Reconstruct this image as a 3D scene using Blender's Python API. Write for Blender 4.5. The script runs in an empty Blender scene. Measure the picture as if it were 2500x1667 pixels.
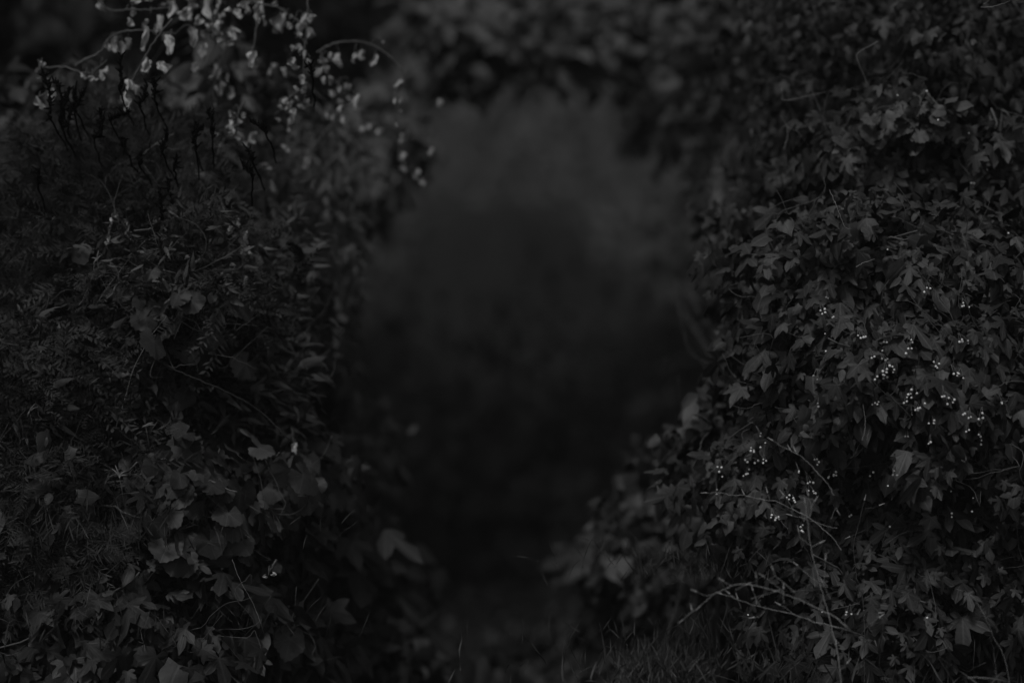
import bpy, math, random
import numpy as np

# ------------------------------------------------------------------ camera, sky, sun, exposure
S = bpy.context.scene
CAMZ = 1.45
LENS, SENSOR = 85.0, 36.0
KW = SENSOR / LENS
KH = KW * 682.0 / 1024.0
cam_d = bpy.data.cameras.new('camera')
cam = bpy.data.objects.new('camera', cam_d)
S.collection.objects.link(cam)
cam.location = (0, 0, CAMZ)
cam.rotation_euler = (math.radians(90), 0, 0)
cam_d.lens = LENS; cam_d.sensor_width = SENSOR
cam_d.clip_start = 0.1; cam_d.clip_end = 500
cam_d.dof.use_dof = True
cam_d.dof.focus_distance = 5.6
cam_d.dof.aperture_fstop = 1.1
S.camera = cam

SUN_EL, SUN_AZ = math.radians(58), math.radians(200)      # azimuth clockwise from +Y: behind the camera, a little left
world = bpy.data.worlds.new('World'); S.world = world
world.use_nodes = True
wn, wl = world.node_tree.nodes, world.node_tree.links
wn.clear()
sky = wn.new('ShaderNodeTexSky'); sky.sky_type = 'NISHITA'; sky.sun_disc = False
sky.sun_elevation = SUN_EL; sky.sun_rotation = SUN_AZ
bw = wn.new('ShaderNodeRGBToBW'); bg = wn.new('ShaderNodeBackground'); wo = wn.new('ShaderNodeOutputWorld')
wl.new(sky.outputs[0], bw.inputs[0]); wl.new(bw.outputs[0], bg.inputs[0]); wl.new(bg.outputs[0], wo.inputs[0])
bg.inputs[1].default_value = 0.055
sun_d = bpy.data.lights.new('sun', 'SUN'); sun_d.energy = 1.1; sun_d.angle = math.radians(14)
sun = bpy.data.objects.new('sun', sun_d); S.collection.objects.link(sun)
sun.rotation_euler = (math.pi / 2 - SUN_EL, 0, math.pi - SUN_AZ)
S.view_settings.view_transform = 'Standard'; S.view_settings.look = 'None'
S.view_settings.gamma = 1.0; S.view_settings.exposure = 0.22
S.cycles.max_bounces = 4; S.cycles.diffuse_bounces = 2; S.cycles.glossy_bounces = 2
S.cycles.transmission_bounces = 2; S.cycles.use_denoising = True
try: S.cycles.caustics_reflective = False
except Exception: pass

rng = np.random.default_rng(11)
random.seed(7)
U = rng.uniform

# ------------------------------------------------------------------ helpers
def at(u, v, D):
    """a point D metres ahead, at fractions u, v of the view"""
    return np.array([(u - .5) * KW * D, D, CAMZ + (.5 - v) * KH * D])

# crops of the photograph I measured in: origin (source pixels) and scale
def crop(ox, oy, s):
    return lambda x, y: ((ox + x / s) / 2500.0, (oy + y / s) / 1667.0)
TL = crop(0, 0, 2.613); ML = crop(0, 500, 2.613); BL = crop(200, 1067, 2.613)
TC = crop(800, 0, 2.352); TR = crop(1700, 0, 2.614); MR = crop(1600, 500, 2.613)
BR = crop(1600, 1067, 2.613); BC = crop(900, 1067, 2.613)

def tag(o, label=None, cat=None, group=None, kind=None):
    if label: o['label'] = label
    if cat: o['category'] = cat
    if group: o['group'] = group
    if kind: o['kind'] = kind
    return o

def root_empty(name, loc):
    o = bpy.data.objects.new(name, None); o.empty_display_size = .1
    o.location = [float(a) for a in loc]; S.collection.objects.link(o); return o

def mesh_obj(name, V, F, mat, parent=None, att=None, smooth=True, nper=3):
    V = np.asarray(V, np.float32).copy(); F = np.asarray(F, np.int32)
    if parent is not None:
        V -= np.array(parent.matrix_world.translation if parent.parent is None and False else offs(parent), np.float32)
    me = bpy.data.meshes.new(name)
    me.vertices.add(len(V)); me.vertices.foreach_set('co', V.ravel())
    n = len(F)
    me.loops.add(n * nper); me.loops.foreach_set('vertex_index', F.ravel())
    me.polygons.add(n)
    me.polygons.foreach_set('loop_start', np.arange(0, n * nper, nper, dtype=np.int32))
    me.polygons.foreach_set('loop_total', np.full(n, nper, np.int32))
    if smooth: me.polygons.foreach_set('use_smooth', np.ones(n, bool))
    if att is not None:
        a = me.attributes.new('leaf', 'FLOAT_VECTOR', 'POINT'); a.data.foreach_set('vector', np.asarray(att, np.float32).ravel())
    me.update(calc_edges=True); me.validate()
    me.materials.append(mat)
    o = bpy.data.objects.new(name, me); S.collection.objects.link(o)
    if parent is not None: o.parent = parent
    return o

def offs(o):
    p = np.zeros(3)
    while o is not None:
        p += np.array(o.location); o = o.parent
    return p

def norm(a):
    return a / np.maximum(np.linalg.norm(a, axis=-1, keepdims=True), 1e-9)

# ------------------------------------------------------------------ materials (the photograph is black and white)
def new_mat(name):
    m = bpy.data.materials.new(name); m.use_nodes = True
    nt = m.node_tree; b = nt.nodes['Principled BSDF']
    return m, nt, b

def math_node(nt, op, a, b=None, c=None, clamp=False):
    n = nt.nodes.new('ShaderNodeMath'); n.operation = op; n.use_clamp = clamp
    for i, x in enumerate((a, b, c)):
        if x is None: continue
        if isinstance(x, (int, float)): n.inputs[i].default_value = x
        else: nt.links.new(x, n.inputs[i])
    return n.outputs[0]

def leaf_mat(name, lo, hi, rough=.55, vein=.5, spec=.35, stripes=7, patch=.35, trans=0.0):
    m, nt, b = new_mat(name)
    at_ = nt.nodes.new('ShaderNodeAttribute'); at_.attribute_name = 'leaf'
    sp = nt.nodes.new('ShaderNodeSeparateXYZ'); nt.links.new(at_.outputs['Vector'], sp.inputs[0])
    tc = nt.nodes.new('ShaderNodeTexCoord')
    nz = nt.nodes.new('ShaderNodeTexNoise'); nz.inputs['Scale'].default_value = 5.0; nz.inputs['Detail'].default_value = 2
    nt.links.new(tc.outputs['Object'], nz.inputs['Vector'])
    nf = nt.nodes.new('ShaderNodeTexNoise'); nf.inputs['Scale'].default_value = 90.0; nf.inputs['Detail'].default_value = 3
    nt.links.new(tc.outputs['Object'], nf.inputs['Vector'])
    base = math_node(nt, 'MULTIPLY_ADD', sp.outputs[2], hi - lo, lo)
    g1 = math_node(nt, 'MULTIPLY_ADD', nz.outputs['Fac'], patch * 2, 1 - patch)
    g2 = math_node(nt, 'MULTIPLY_ADD', nf.outputs['Fac'], .7, .65)
    col = math_node(nt, 'MULTIPLY', math_node(nt, 'MULTIPLY', base, g1), g2)
    rib = math_node(nt, 'MULTIPLY', math_node(nt, 'SUBTRACT', sp.outputs[0], .86), 9.0, clamp=True)
    st = math_node(nt, 'FRACT', math_node(nt, 'MULTIPLY', math_node(nt, 'MULTIPLY_ADD', sp.outputs[0], .45, sp.outputs[1]), stripes))
    st = math_node(nt, 'MULTIPLY', math_node(nt, 'SUBTRACT', st, .82), 4.0, clamp=True)
    vv = math_node(nt, 'MULTIPLY_ADD', rib, vein, math_node(nt, 'MULTIPLY_ADD', st, vein * .55, 1.0))
    col = math_node(nt, 'MULTIPLY', col, vv)
    cc = nt.nodes.new('ShaderNodeCombineColor')
    for i in range(3): nt.links.new(col, cc.inputs[i])
    nt.links.new(cc.outputs[0], b.inputs['Base Color'])
    b.inputs['Roughness'].default_value = rough
    b.inputs['Specular IOR Level'].default_value = spec
    bump = nt.nodes.new('ShaderNodeBump'); bump.inputs['Strength'].default_value = .35; bump.inputs['Distance'].default_value = .002
    nt.links.new(math_node(nt, 'MULTIPLY_ADD', vv, -.6, nf.outputs['Fac']), bump.inputs['Height'])
    nt.links.new(bump.outputs[0], b.inputs['Normal'])
    return m

def plain_mat(name, lo, hi, scale=20, rough=.8, spec=.2, stretch=(1, 1, 1)):
    m, nt, b = new_mat(name)
    tc = nt.nodes.new('ShaderNodeTexCoord'); mp = nt.nodes.new('ShaderNodeMapping'); mp.inputs['Scale'].default_value = stretch
    nz = nt.nodes.new('ShaderNodeTexNoise'); nz.inputs['Scale'].default_value = scale; nz.inputs['Detail'].default_value = 5
    nt.links.new(tc.outputs['Object'], mp.inputs[0]); nt.links.new(mp.outputs[0], nz.inputs['Vector'])
    r = nt.nodes.new('ShaderNodeMapRange'); r.inputs['From Min'].default_value = .3; r.inputs['From Max'].default_value = .7
    r.inputs['To Min'].default_value = lo; r.inputs['To Max'].default_value = hi
    nt.links.new(nz.outputs['Fac'], r.inputs['Value'])
    cc = nt.nodes.new('ShaderNodeCombineColor')
    for i in range(3): nt.links.new(r.outputs[0], cc.inputs[i])
    nt.links.new(cc.outputs[0], b.inputs['Base Color'])
    b.inputs['Roughness'].default_value = rough; b.inputs['Specular IOR Level'].default_value = spec
    bu = nt.nodes.new('ShaderNodeBump'); bu.inputs['Strength'].default_value = .5; bu.inputs['Distance'].default_value = .01
    nt.links.new(nz.outputs['Fac'], bu.inputs['Height']); nt.links.new(bu.outputs[0], b.inputs['Normal'])
    return m

M = dict(
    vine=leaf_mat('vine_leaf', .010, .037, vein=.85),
    vine_shaded=leaf_mat('shaded_vine_leaf', .008, .022, vein=.7),  # vine leaf with the shade of corners and hollows put into its colour
    vine_pale=leaf_mat('pale_vine_leaf', .032, .06, vein=.35),
    grape=leaf_mat('grape_leaf', .020, .045, vein=.6, spec=.25),
    ovate=leaf_mat('ovate_leaf', .022, .042, vein=.4),
    lance=leaf_mat('lance_leaf', .022, .068, vein=.4, stripes=3),
    feather=leaf_mat('feathery_leaf', .018, .055, vein=0, patch=.5, spec=.1),
    tree=leaf_mat('tree_leaf', .035, .08, vein=.2, spec=.1, patch=.3),
    branchleaf=leaf_mat('overhanging_leaf', .05, .085, vein=.3, spec=.15),
    fartree=leaf_mat('misted_leaf', .095, .12, vein=0, spec=.05, patch=.08),  # raised tone puts the mist's glow into the leaf colour
    dry=leaf_mat('dried_leaf', .17, .52, vein=.2, spec=.15, rough=.8, patch=.3),
    grass=leaf_mat('grass_blade', .025, .09, vein=0, spec=.2),
    twig=plain_mat('pale_twig', .2, .42, 60, stretch=(1, 1, .3)),
    stem=plain_mat('vine_stem', .06, .13, 60, stretch=(1, 1, .3)),
    dark=plain_mat('dark_stalk', .002, .006, 60, spec=.0),
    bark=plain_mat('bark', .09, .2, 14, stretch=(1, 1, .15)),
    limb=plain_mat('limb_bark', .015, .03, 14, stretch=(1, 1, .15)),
    soil=plain_mat('soil', .006, .016, 9, rough=.95, spec=.05),
    berry=plain_mat('white_berry', .82, .93, 200, rough=.2, spec=.5),
    berry_dim=plain_mat('grey_berry', .22, .4, 200, rough=.25, spec=.5),
    berry_dark=plain_mat('black_berry', .01, .03, 200, rough=.2, spec=.6),
)

# ------------------------------------------------------------------ leaf templates: verts, tris, attribute (vein, length)
def fan(outline, veins, z_fn, centre=(0, .0)):
    V = [(centre[0], centre[1], z_fn(*centre, 1))]; A = [(1, centre[1])]
    for (x, y), q in zip(outline, veins):
        V.append((x, y, z_fn(x, y, q))); A.append((q, y))
    n = len(outline)
    F = [(0, i + 1, (i + 1) % n + 1) for i in range(n)]
    return np.array(V), np.array(F), np.array(A)

def lobed(lobes, rnd, serr=.05, valley=.5):
    """palmate leaf: lobes = [(angle deg from tip, length)]; base of the leaf at origin, tip to +y"""
    pts, q = [], []
    L = sorted(lobes)
    ang = [a for a, l in L]
    def add(a, r, v):
        a = math.radians(a); pts.append((math.sin(a) * r, math.cos(a) * r)); q.append(v)
    for i, (a, l) in enumerate(L):
        w = 14
        if i == 0: add(a - 28, l * .62, .2); add(a - w, l * (.8 + rnd.uniform(-serr, serr)), .4)
        add(a, l, 1)
        if i < len(L) - 1:
            a2, l2 = L[i + 1]; g = a2 - a
            add(a + g * .2, l * (.80 + rnd.uniform(-serr, serr)), .45)
            add(a + g * .31, l * (.70 + rnd.uniform(-serr, serr)), .25)
            add(a + g * .5, (l + l2) / 2 * valley, 0)
            add(a + g * .69, l2 * (.70 + rnd.uniform(-serr, serr)), .25)
            add(a + g * .8, l2 * (.80 + rnd.uniform(-serr, serr)), .45)
        else: add(a + w, l * (.8 + rnd.uniform(-serr, serr)), .4); add(a + 28, l * .62, .2)
    dr, cup = rnd.uniform(.15, .6), rnd.uniform(-.15, .4)
    z = lambda x, y, v: -dr * y * abs(y) * .9 - abs(x) * cup - (x * x) * .35 + (0 if v >= 1 else (-.07 if v < .1 else .0)) + .04 * math.sin(7 * x + 3 * y)
    pts.append((0.0, -.04)); q.append(.4)
    return fan(pts, q, z)

def rounded(rnd, lob=.12, tooth=.05, notch=.45):
    pts, q = [], []
    n = 34; a0 = rnd.uniform(.9, 1.1)
    for i in range(n + 1):
        t = -1 + 2 * i / n; th = t * math.radians(158)
        r = .80 + .16 * math.exp(-(t / .16) ** 2) + lob * (math.exp(-((abs(t) - .42) / .12) ** 2)) * a0 + lob * .5 * math.exp(-((abs(t) - .78) / .1) ** 2)
        r *= 1 - .22 * abs(t) ** 2
        r += (tooth if i % 2 else -tooth) * rnd.uniform(.3, 1.1)
        pts.append((math.sin(th) * r, math.cos(th) * r)); q.append(1 if i in (n // 2, round(n * .29), round(n * .71), round(n * .11), round(n * .89)) else .1 + .3 * rnd.random())
    dr, cup, ph = rnd.uniform(.1, .5), rnd.uniform(-.15, .3), rnd.uniform(0, 6)
    z = lambda x, y, v: -dr * y * abs(y) - cup * abs(x) * 1.1 - .3 * x * x + .07 * math.sin(5 * x + 4 * y + ph)
    pts.append((0.0, -notch * .12)); q.append(.3)
    return fan(pts, q, z)

def simple(wid, rnd, nseg=7, heart=0.0, tipp=1.6, fold=.25, droop=.3, serr=0.0, side=0.0):
    V, A, F = [], [], []
    for i in range(nseg + 1):
        t = i / nseg
        w = wid * (math.sin(math.pi * min(1, t * .97 + .03) ** (.62 + .1 * heart)) ** .9) * (1 - t ** 3 * .35)
        if i == nseg: w = 0.004
        if i == 0: w = wid * heart
        y = t - (0.12 * heart if i == 0 else 0)
        zc = -droop * t * t; xo = side * t * t
        s = serr * (1 if i % 2 else -1) * wid
        V += [(xo - w - s, y, zc - fold * w + .03 * math.sin(9 * t)), (xo, t, zc), (xo + w + s, y, zc - fold * w + .03 * math.cos(8 * t))]
        A += [(0, t), (1, t), (0, t)]
    for i in range(nseg):
        a = i * 3
        for j in (0, 1):
            F += [(a + j, a + j + 1, a + j + 4), (a + j, a + j + 4, a + j + 3)]
    return np.array(V), np.array(F), np.array(A)

def sprig(rnd, n=9, ll=.32, lw=.035, droop=.3):
    V, A, F = [], [], []
    def tri(p, q_, w, t):
        p = np.array(p); q_ = np.array(q_); d = q_ - p
        s = np.array([-d[1], d[0], 0]); s = s / (np.linalg.norm(s) + 1e-9) * w
        b = len(V); mid = (p + q_) / 2
        V.extend([p, mid + s + [0, 0, .01], q_, mid - s]); A.extend([(.5, t)] * 4); F.extend([(b, b + 1, b + 2), (b, b + 2, b + 3)])
    tri((0, 0, 0), (0, .5, -droop * .25), .012, 0); tri((0, .5, -droop * .25), (0, 1, -droop), .01, 0)
    for i in range(n):
        t = .15 + .85 * i / (n - 1)
        for s in (-1, 1):
            l = ll * (1.1 - .6 * t) * rnd.uniform(.7, 1.2); a = rnd.uniform(.5, 1.0)
            tri((0, t, -droop * t * t), (s * l * math.sin(a), t + l * math.cos(a), -droop * t * t + rnd.uniform(-.1, .12)), lw * rnd.uniform(.7, 1.3), t)
    return np.array(V, float), np.array(F), np.array(A, float)

R = random.Random(3)
T = {}
T['vine'] = [lobed([(-105 + R.uniform(-8, 8), R.uniform(.45, .6)), (-52 + R.uniform(-8, 8), R.uniform(.68, .85)), (0, 1), (52 + R.uniform(-8, 8), R.uniform(.68, .85)), (105 + R.uniform(-8, 8), R.uniform(.45, .6))], R, valley=R.uniform(.40, .62)) for _ in range(5)] + \
            [lobed([(-62 + R.uniform(-8, 8), R.uniform(.55, .75)), (0, 1), (62 + R.uniform(-8, 8), R.uniform(.55, .75))], R, valley=R.uniform(.5, .62)) for _ in range(4)] + \
            [simple(R.uniform(.30, .38), R, heart=.75, serr=.03) for _ in range(2)]
T['deep'] = [lobed([(-120, R.uniform(.4, .5)), (-62 + R.uniform(-8, 8), R.uniform(.7, .9)), (0, 1.05), (62 + R.uniform(-8, 8), R.uniform(.7, .9)), (118, R.uniform(.4, .5))], R, valley=R.uniform(.26, .4)) for _ in range(5)]
T['grape'] = [rounded(R, R.uniform(.02, .18), R.uniform(.03, .06)) for _ in range(7)]
T['heart'] = [simple(R.uniform(.36, .44), R, heart=.85, serr=.02, fold=R.uniform(.1, .4), droop=R.uniform(.1, .45), side=R.uniform(-.1, .1)) for _ in range(4)]
T['ovate'] = [simple(R.uniform(.24, .32), R, heart=.2, fold=R.uniform(.15, .5), droop=R.uniform(.1, .5), side=R.uniform(-.12, .12)) for _ in range(5)]
T['lance'] = [simple(R.uniform(.09, .14), R, nseg=5, fold=.4, droop=R.uniform(.05, .5), side=R.uniform(-.2, .2)) for _ in range(5)]
T['sprig'] = [sprig(R) for _ in range(5)]
T['fine'] = [sprig(R, n=7, ll=.45, lw=.02, droop=R.uniform(.1, .4)) for _ in range(5)]
T['far'] = [simple(R.uniform(.3, .42), R, nseg=2, fold=.3, droop=.2) for _ in range(3)]
T['mix'] = T['vine'] + T['deep'][:3] + T['heart'][:2] + T['ovate'][:2]
T['small'] = T['ovate'] + T['heart'] + T['vine'][:4]

def scatter(P, N, Tip, size, kind):
    """many leaves as one mesh's arrays: position, normal, tip direction, size"""
    n = len(P)
    y = norm(Tip); z = norm(N - (N * y).sum(1, keepdims=True) * y); x = np.cross(y, z)
    Rm = np.stack([x, y, z], axis=2)
    tid = rng.integers(0, len(T[kind]), n); rnd = U(0, 1, n)
    Vs, Fs, As = [], [], []; base = 0
    for k, (tv, tf, ta) in enumerate(T[kind]):
        idx = np.where(tid == k)[0]
        if len(idx) == 0: continue
        sc = np.stack([size[idx] * U(.85, 1.15, len(idx)), size[idx], size[idx]], 1)
        vv = np.einsum('nij,nvj->nvi', Rm[idx], tv[None] * sc[:, None, :]) + P[idx][:, None, :]
        Vs.append(vv.reshape(-1, 3))
        Fs.append((tf[None] + (base + np.arange(len(idx)) * len(tv))[:, None, None]).reshape(-1, 3))
        a = np.empty((len(idx), len(tv), 3)); a[:, :, 0] = ta[:, 0]; a[:, :, 1] = ta[:, 1]; a[:, :, 2] = rnd[idx][:, None]
        As.append(a.reshape(-1, 3)); base += len(idx) * len(tv)
    return np.concatenate(Vs), np.concatenate(Fs), np.concatenate(As)

def lump_points(c, r, n, front=.8, thick=.35, bump=.22):
    """points in the noisy outer shell of an ellipsoid clump, mostly on its open side"""
    d = norm(rng.normal(size=(int(n * 2.2), 3)))
    keep = (d[:, 1] < .15) | (U(0, 1, len(d)) > front)
    d = d[keep][:n]
    ph = U(0, 6.28, 6); f = U(-8, 8, (6, 3))
    b = sum(np.sin(d @ f[i] + ph[i]) for i in range(6)) / 3.0
    rad = (1 + bump * b) * (1 - thick * U(0, 1, len(d)) ** 1.6)
    P = np.array(c) + d * np.array(r) * rad[:, None]
    return P, d

def clump(c, r, n, size, kind, up=.5, droop=1.0, front=.8, thick=.5, jitter=.6, bump=.34, horiz=0.0):
    P, d = lump_points(c, r, n, front, thick, bump)
    m = len(P)
    N = norm(d + np.array([0, -.25, up]) + rng.normal(size=(m, 3)) * jitter)
    Tp = d * .6 + np.array([0, -.1, -droop]) + rng.normal(size=(m, 3)) * .55
    if horiz: Tp = Tp + np.array([1, 0, 0]) * (horiz * np.sign(U(-1, 1, m)))[:, None]
    sz = size * (U(.35, 1.0, m) ** 1.0 + .45 * (U(0, 1, m) < .22))
    return scatter(P, N, norm(Tp), sz, kind)

def join(parts):
    Vs, Fs, As, b = [], [], [], 0
    for v, f, a in parts:
        Vs.append(v); Fs.append(f + b); As.append(a); b += len(v)
    return np.concatenate(Vs), np.concatenate(Fs), np.concatenate(As)

def catmull(P, k=5):
    P = np.array(P, float)
    if len(P) < 3: return np.array([P[0] + (P[-1] - P[0]) * t for t in np.linspace(0, 1, k + 1)])
    Q = np.vstack([2 * P[0] - P[1], P, 2 * P[-1] - P[-2]]); out = []
    for i in range(1, len(Q) - 2):
        for t in np.linspace(0, 1, k, endpoint=False):
            out.append(.5 * ((2 * Q[i]) + (-Q[i - 1] + Q[i + 1]) * t + (2 * Q[i - 1] - 5 * Q[i] + 4 * Q[i + 1] - Q[i + 2]) * t * t + (-Q[i - 1] + 3 * Q[i] - 3 * Q[i + 1] + Q[i + 2]) * t ** 3))
    out.append(P[-1]); return np.array(out)

def tube(P, r0, r1, sides=6, k=5, knob=0.0, wig=0.0):
    C = catmull(P, k); n = len(C)
    if wig: C[1:-1] += rng.normal(size=(n - 2, 3)) * wig
    tan = norm(np.gradient(C, axis=0))
    a = norm(np.cross(tan, np.array([.31, .9, .2]))); b = np.cross(tan, a)
    rad = np.linspace(r0, r1, n)
    if knob: rad = rad * (1 + knob * (np.arange(n) % 4 == 0))
    th = np.linspace(0, 2 * math.pi, sides, endpoint=False)
    V = C[:, None, :] + rad[:, None, None] * (np.cos(th)[None, :, None] * a[:, None, :] + np.sin(th)[None, :, None] * b[:, None, :])
    V = V.reshape(-1, 3); F = []
    for i in range(n - 1):
        for j in range(sides):
            p, q = i * sides + j, i * sides + (j + 1) % sides
            F += [(p, q, q + sides), (p, q + sides, p + sides)]
    A = np.zeros((len(V), 3))
    V = np.vstack([V, C[-1]]); A = np.vstack([A, [0, 0, 0]])
    for j in range(sides): F.append(((n - 1) * sides + j, (n - 1) * sides + (j + 1) % sides, n * sides))
    return V, np.array(F), A

# ------------------------------------------------------------------ the ground: a gully between earth banks, a wooded slope far behind
def ss(a, b, x):
    t = np.clip((x - a) / (b - a), 0, 1); return t * t * (3 - 2 * t)
def ground_z(x, y):
    x = np.asarray(x, float); y = np.asarray(y, float)
    right = ss(.75, 2.6, x + .10 * (y - 7)) * ss(6.2, 8.0, y) * 1.6
    left = ss(.95, 2.8, -x + .10 * (y - 7)) * ss(6.4, 8.2, y) * 1.6
    far = ss(34, 70, y) * 9
    side = ss(14, 40, np.abs(x)) * 7
    nz = .05 * np.sin(1.7 * x + .6 * y) + .04 * np.sin(3.1 * y - 1.3 * x) + .03 * np.sin(5.3 * x + 2.0)
    mound = .16 * np.exp(-((x + .55) / .55) ** 2 - ((y - 10.6) / .8) ** 2)
    return right + left + far + side + nz + mound
gx = np.concatenate([np.linspace(-50, -8, 20), np.linspace(-7.6, 7.6, 110), np.linspace(8, 50, 20)])
gy = np.concatenate([np.linspace(-14, 2, 12), np.linspace(2.4, 16, 100), np.linspace(16.6, 40, 40), np.linspace(42, 80, 20)])
GX, GY = np.meshgrid(gx, gy); GZ = ground_z(GX, GY)
V = np.stack([GX, GY, GZ], -1).reshape(-1, 3); nx = len(gx); F = []
for j in range(len(gy) - 1):
    i = np.arange(nx - 1); a = j * nx + i
    F.append(np.stack([a, a + 1, a + nx + 1, a + nx], 1))
tag(mesh_obj('ground', V, np.concatenate(F), M['soil'], nper=4), kind='structure')
gz = lambda x, y: float(ground_z(x, y))

# ------------------------------------------------------------------ leafy plants
def plant(name, label, cat, lumps, leaf='foliage', group=None, stems=3, stem_r=.006, base=None):
    """lumps: (u, v, D, rx, rz, ry, count, leaf size, template, material, options)"""
    c0 = at(*lumps[0][:3]); bx, by = (c0[0], c0[1] + .25) if base is None else base
    r = root_empty(name, (bx, by, gz(bx, by)))
    bymat = {}
    for (u, v, D, rx, rz, ry, n, sz, kind, mat, *opt) in lumps:
        bymat.setdefault(mat, []).append(clump(at(u, v, D), (rx, ry, rz), n, sz, kind, **(opt[0] if opt else {})))
    for mat, parts in bymat.items():
        v_, f_, a_ = join(parts); mesh_obj(leaf, v_, f_, M[mat], r, a_)
    st = []
    for (u, v, D, rx, rz, ry, *_) in lumps:
        c = at(u, v, D)
        for _ in range(stems):
            b0 = np.array([bx + U(-.1, .1), by + U(-.05, .1), gz(bx, by) - .05])
            e = c + np.array([U(-.8, .8) * rx, U(-.9, -.2) * ry, U(-.2, .9) * rz])
            m1 = b0 * .55 + e * .45 + np.array([U(-.12, .12), .12, U(0, .15)])
            st.append(tube([b0, m1, c + (e - c) * .3, e], stem_r, stem_r * .35, 5, 6, wig=.004))
    for (u, v, D, rx, rz, ry, n, *_) in lumps:
        c = at(u, v, D)
        for _ in range(int(6 + n / 90)):
            d = norm(np.array([U(-1, 1), -abs(U(.2, 1)), U(-.8, 1)])); p = c + d * [rx, ry, rz] * U(.85, 1.1)
            q = p + np.array([U(-.12, .12), U(-.04, .02), U(-.1, .14)]); m_ = (p + q) / 2 + rng.normal(size=3) * .02
            st.append(tube([p - d * .1, p, m_, q], .0011, .0005, 4, 4, wig=.0012))
    v_, f_, a_ = join(st); mesh_obj('stem', v_, f_, M['stem'], r, a_)
    tag(r, label, cat, group); return r

GR = 'berry vines climbing the right bank'
right = [
 ('twining vine with tiny sparse leaves at the top, beside the blurred overhanging branch', [(.775,.06,6.9,.22,.30,.3,500,.045,'small','vine_shaded'), (.765,.20,6.9,.16,.22,.25,260,.05,'small','vine_shaded')]),
 ('small leaved vine around the kinked bare twig near the top', [(.83,.10,6.6,.26,.28,.25,800,.042,'small','vine_shaded')]),
 ('shadowed vine in the upper corner above the dark hollow', [(.94,.07,6.4,.26,.22,.25,700,.05,'small','vine_shaded')]),
 ('vine with pointed drooping leaves edging the opening below the bent bare twig', [(.785,.34,6.5,.22,.26,.25,700,.058,'mix','vine'), (.76,.47,6.5,.13,.16,.2,330,.062,'mix','vine')]),
 ('vine with a patch of paler broad leaves near the dark hollow', [(.885,.185,6.05,.13,.07,.12,82,0.043,'grape','vine_pale'), (.845,.235,6.1,.10,.07,.12,60,.075,'deep','vine_pale'), (.875,.27,6.2,.27,.24,.22,900,.055,'mix','vine_shaded')]),
 ('vine with loose broad leaves along the far edge beside the dark hollow', [(.965,.22,6.1,.13,.10,.15,90,.08,'vine','vine'), (.965,.34,6.15,.17,.20,.2,480,.065,'mix','vine_shaded')]),
 ('dense vine of overlapping three pointed leaves in the middle of the bank', [(.82,.44,5.95,.27,.26,.25,1400,.058,'mix','vine')]),
 ('dense vine with toothed leaves hiding two small berry bunches below the pale leaf patch', [(.93,.46,5.9,.27,.28,.25,1400,.06,'mix','vine')]),
 ('vine bulging over the blurred slanting limbs, with the first large berry bunch', [(.80,.57,5.85,.20,.22,.22,1050,.06,'mix','vine'), (.765,.635,6.0,.12,.12,.15,330,.062,'mix','vine')]),
 ('vine carrying the biggest bunches of white berries', [(.89,.60,5.7,.28,.24,.25,1400,.06,'mix','vine')]),
 ('deeply cut leaved vine trailing down the dark edge with scattered berries', [(.975,.64,5.75,.2,.3,.22,1000,.064,'deep','vine_shaded'), (.96,.62,5.65,.2,.28,.2,330,.06,'mix','vine')]),
 ('vine of round soft leaves poking out into the opening under the thin hanging stem', [(.695,.665,6.35,.12,.17,.16,330,.07,'heart','vine'), (.705,.72,6.3,.16,.15,.2,420,.068,'mix','vine')]),
 ('vine with a horizontal string of small bright berries', [(.76,.72,5.85,.22,.18,.2,850,.06,'mix','vine')]),
 ('vine of ragged leaves behind the tops of the bare sapling', [(.86,.76,5.75,.26,.20,.22,1000,.06,'deep','vine'), (.80,.80,5.9,.2,.15,.2,420,.06,'mix','vine_shaded')]),
 ('low shadowed vine with sharp cut leaves beside the arching grass stem', [(.955,.83,5.7,.22,.26,.2,900,.062,'deep','vine_shaded'), (.93,.84,5.6,.2,.2,.2,260,.062,'deep','vine')]),
 ('lowest vine with ragged shadowed leaves at the foot of the bank', [(.87,.94,5.65,.3,.18,.2,800,.06,'deep','vine_shaded'), (.86,.9,5.6,.25,.18,.2,240,.06,'deep','vine')]),
 ('soft blurred vine bulging low into the opening, its heart shaped leaves hanging', [(.64,.80,7.2,.19,.26,.25,620,.068,'heart','vine'), (.67,.87,7.0,.18,.19,.25,460,.062,'heart','vine_shaded')]),
 ('out of focus vine tip with five fingered leaves reaching farthest into the dark', [(.60,.815,8.2,.12,.12,.2,75,.13,'ovate','vine'), (.625,.84,8.4,.2,.2,.2,300,.10,'ovate','vine_shaded')]),
]
for lab, lm in right:
    lm[:] = [(a[0], a[1], a[2] + (.1 if a[1] > .7 and a[0] > .7 else 0), a[3], a[4], a[5], int(a[6] * 1.55), a[7] * .80) + tuple(a[8:]) for a in lm]
    plant('climbing_vine', lab, 'vine', lm, group=GR)
# a growth added behind for dark gaps, its shade put into the leaf colour
plant('bramble_thicket', 'added bramble mass, dark as shade, behind the berry vines', 'bramble',
      [(.93,.40,7.3,.58,.75,.4,3400,.08,'vine','vine_shaded',dict(thick=.25)), (.88,.85,6.9,.62,.5,.35,2400,.08,'vine','vine_shaded',dict(thick=.25)),
       (.84,.62,7.1,.3,.4,.3,1000,.075,'vine','vine_shaded')], group=None)

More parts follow.
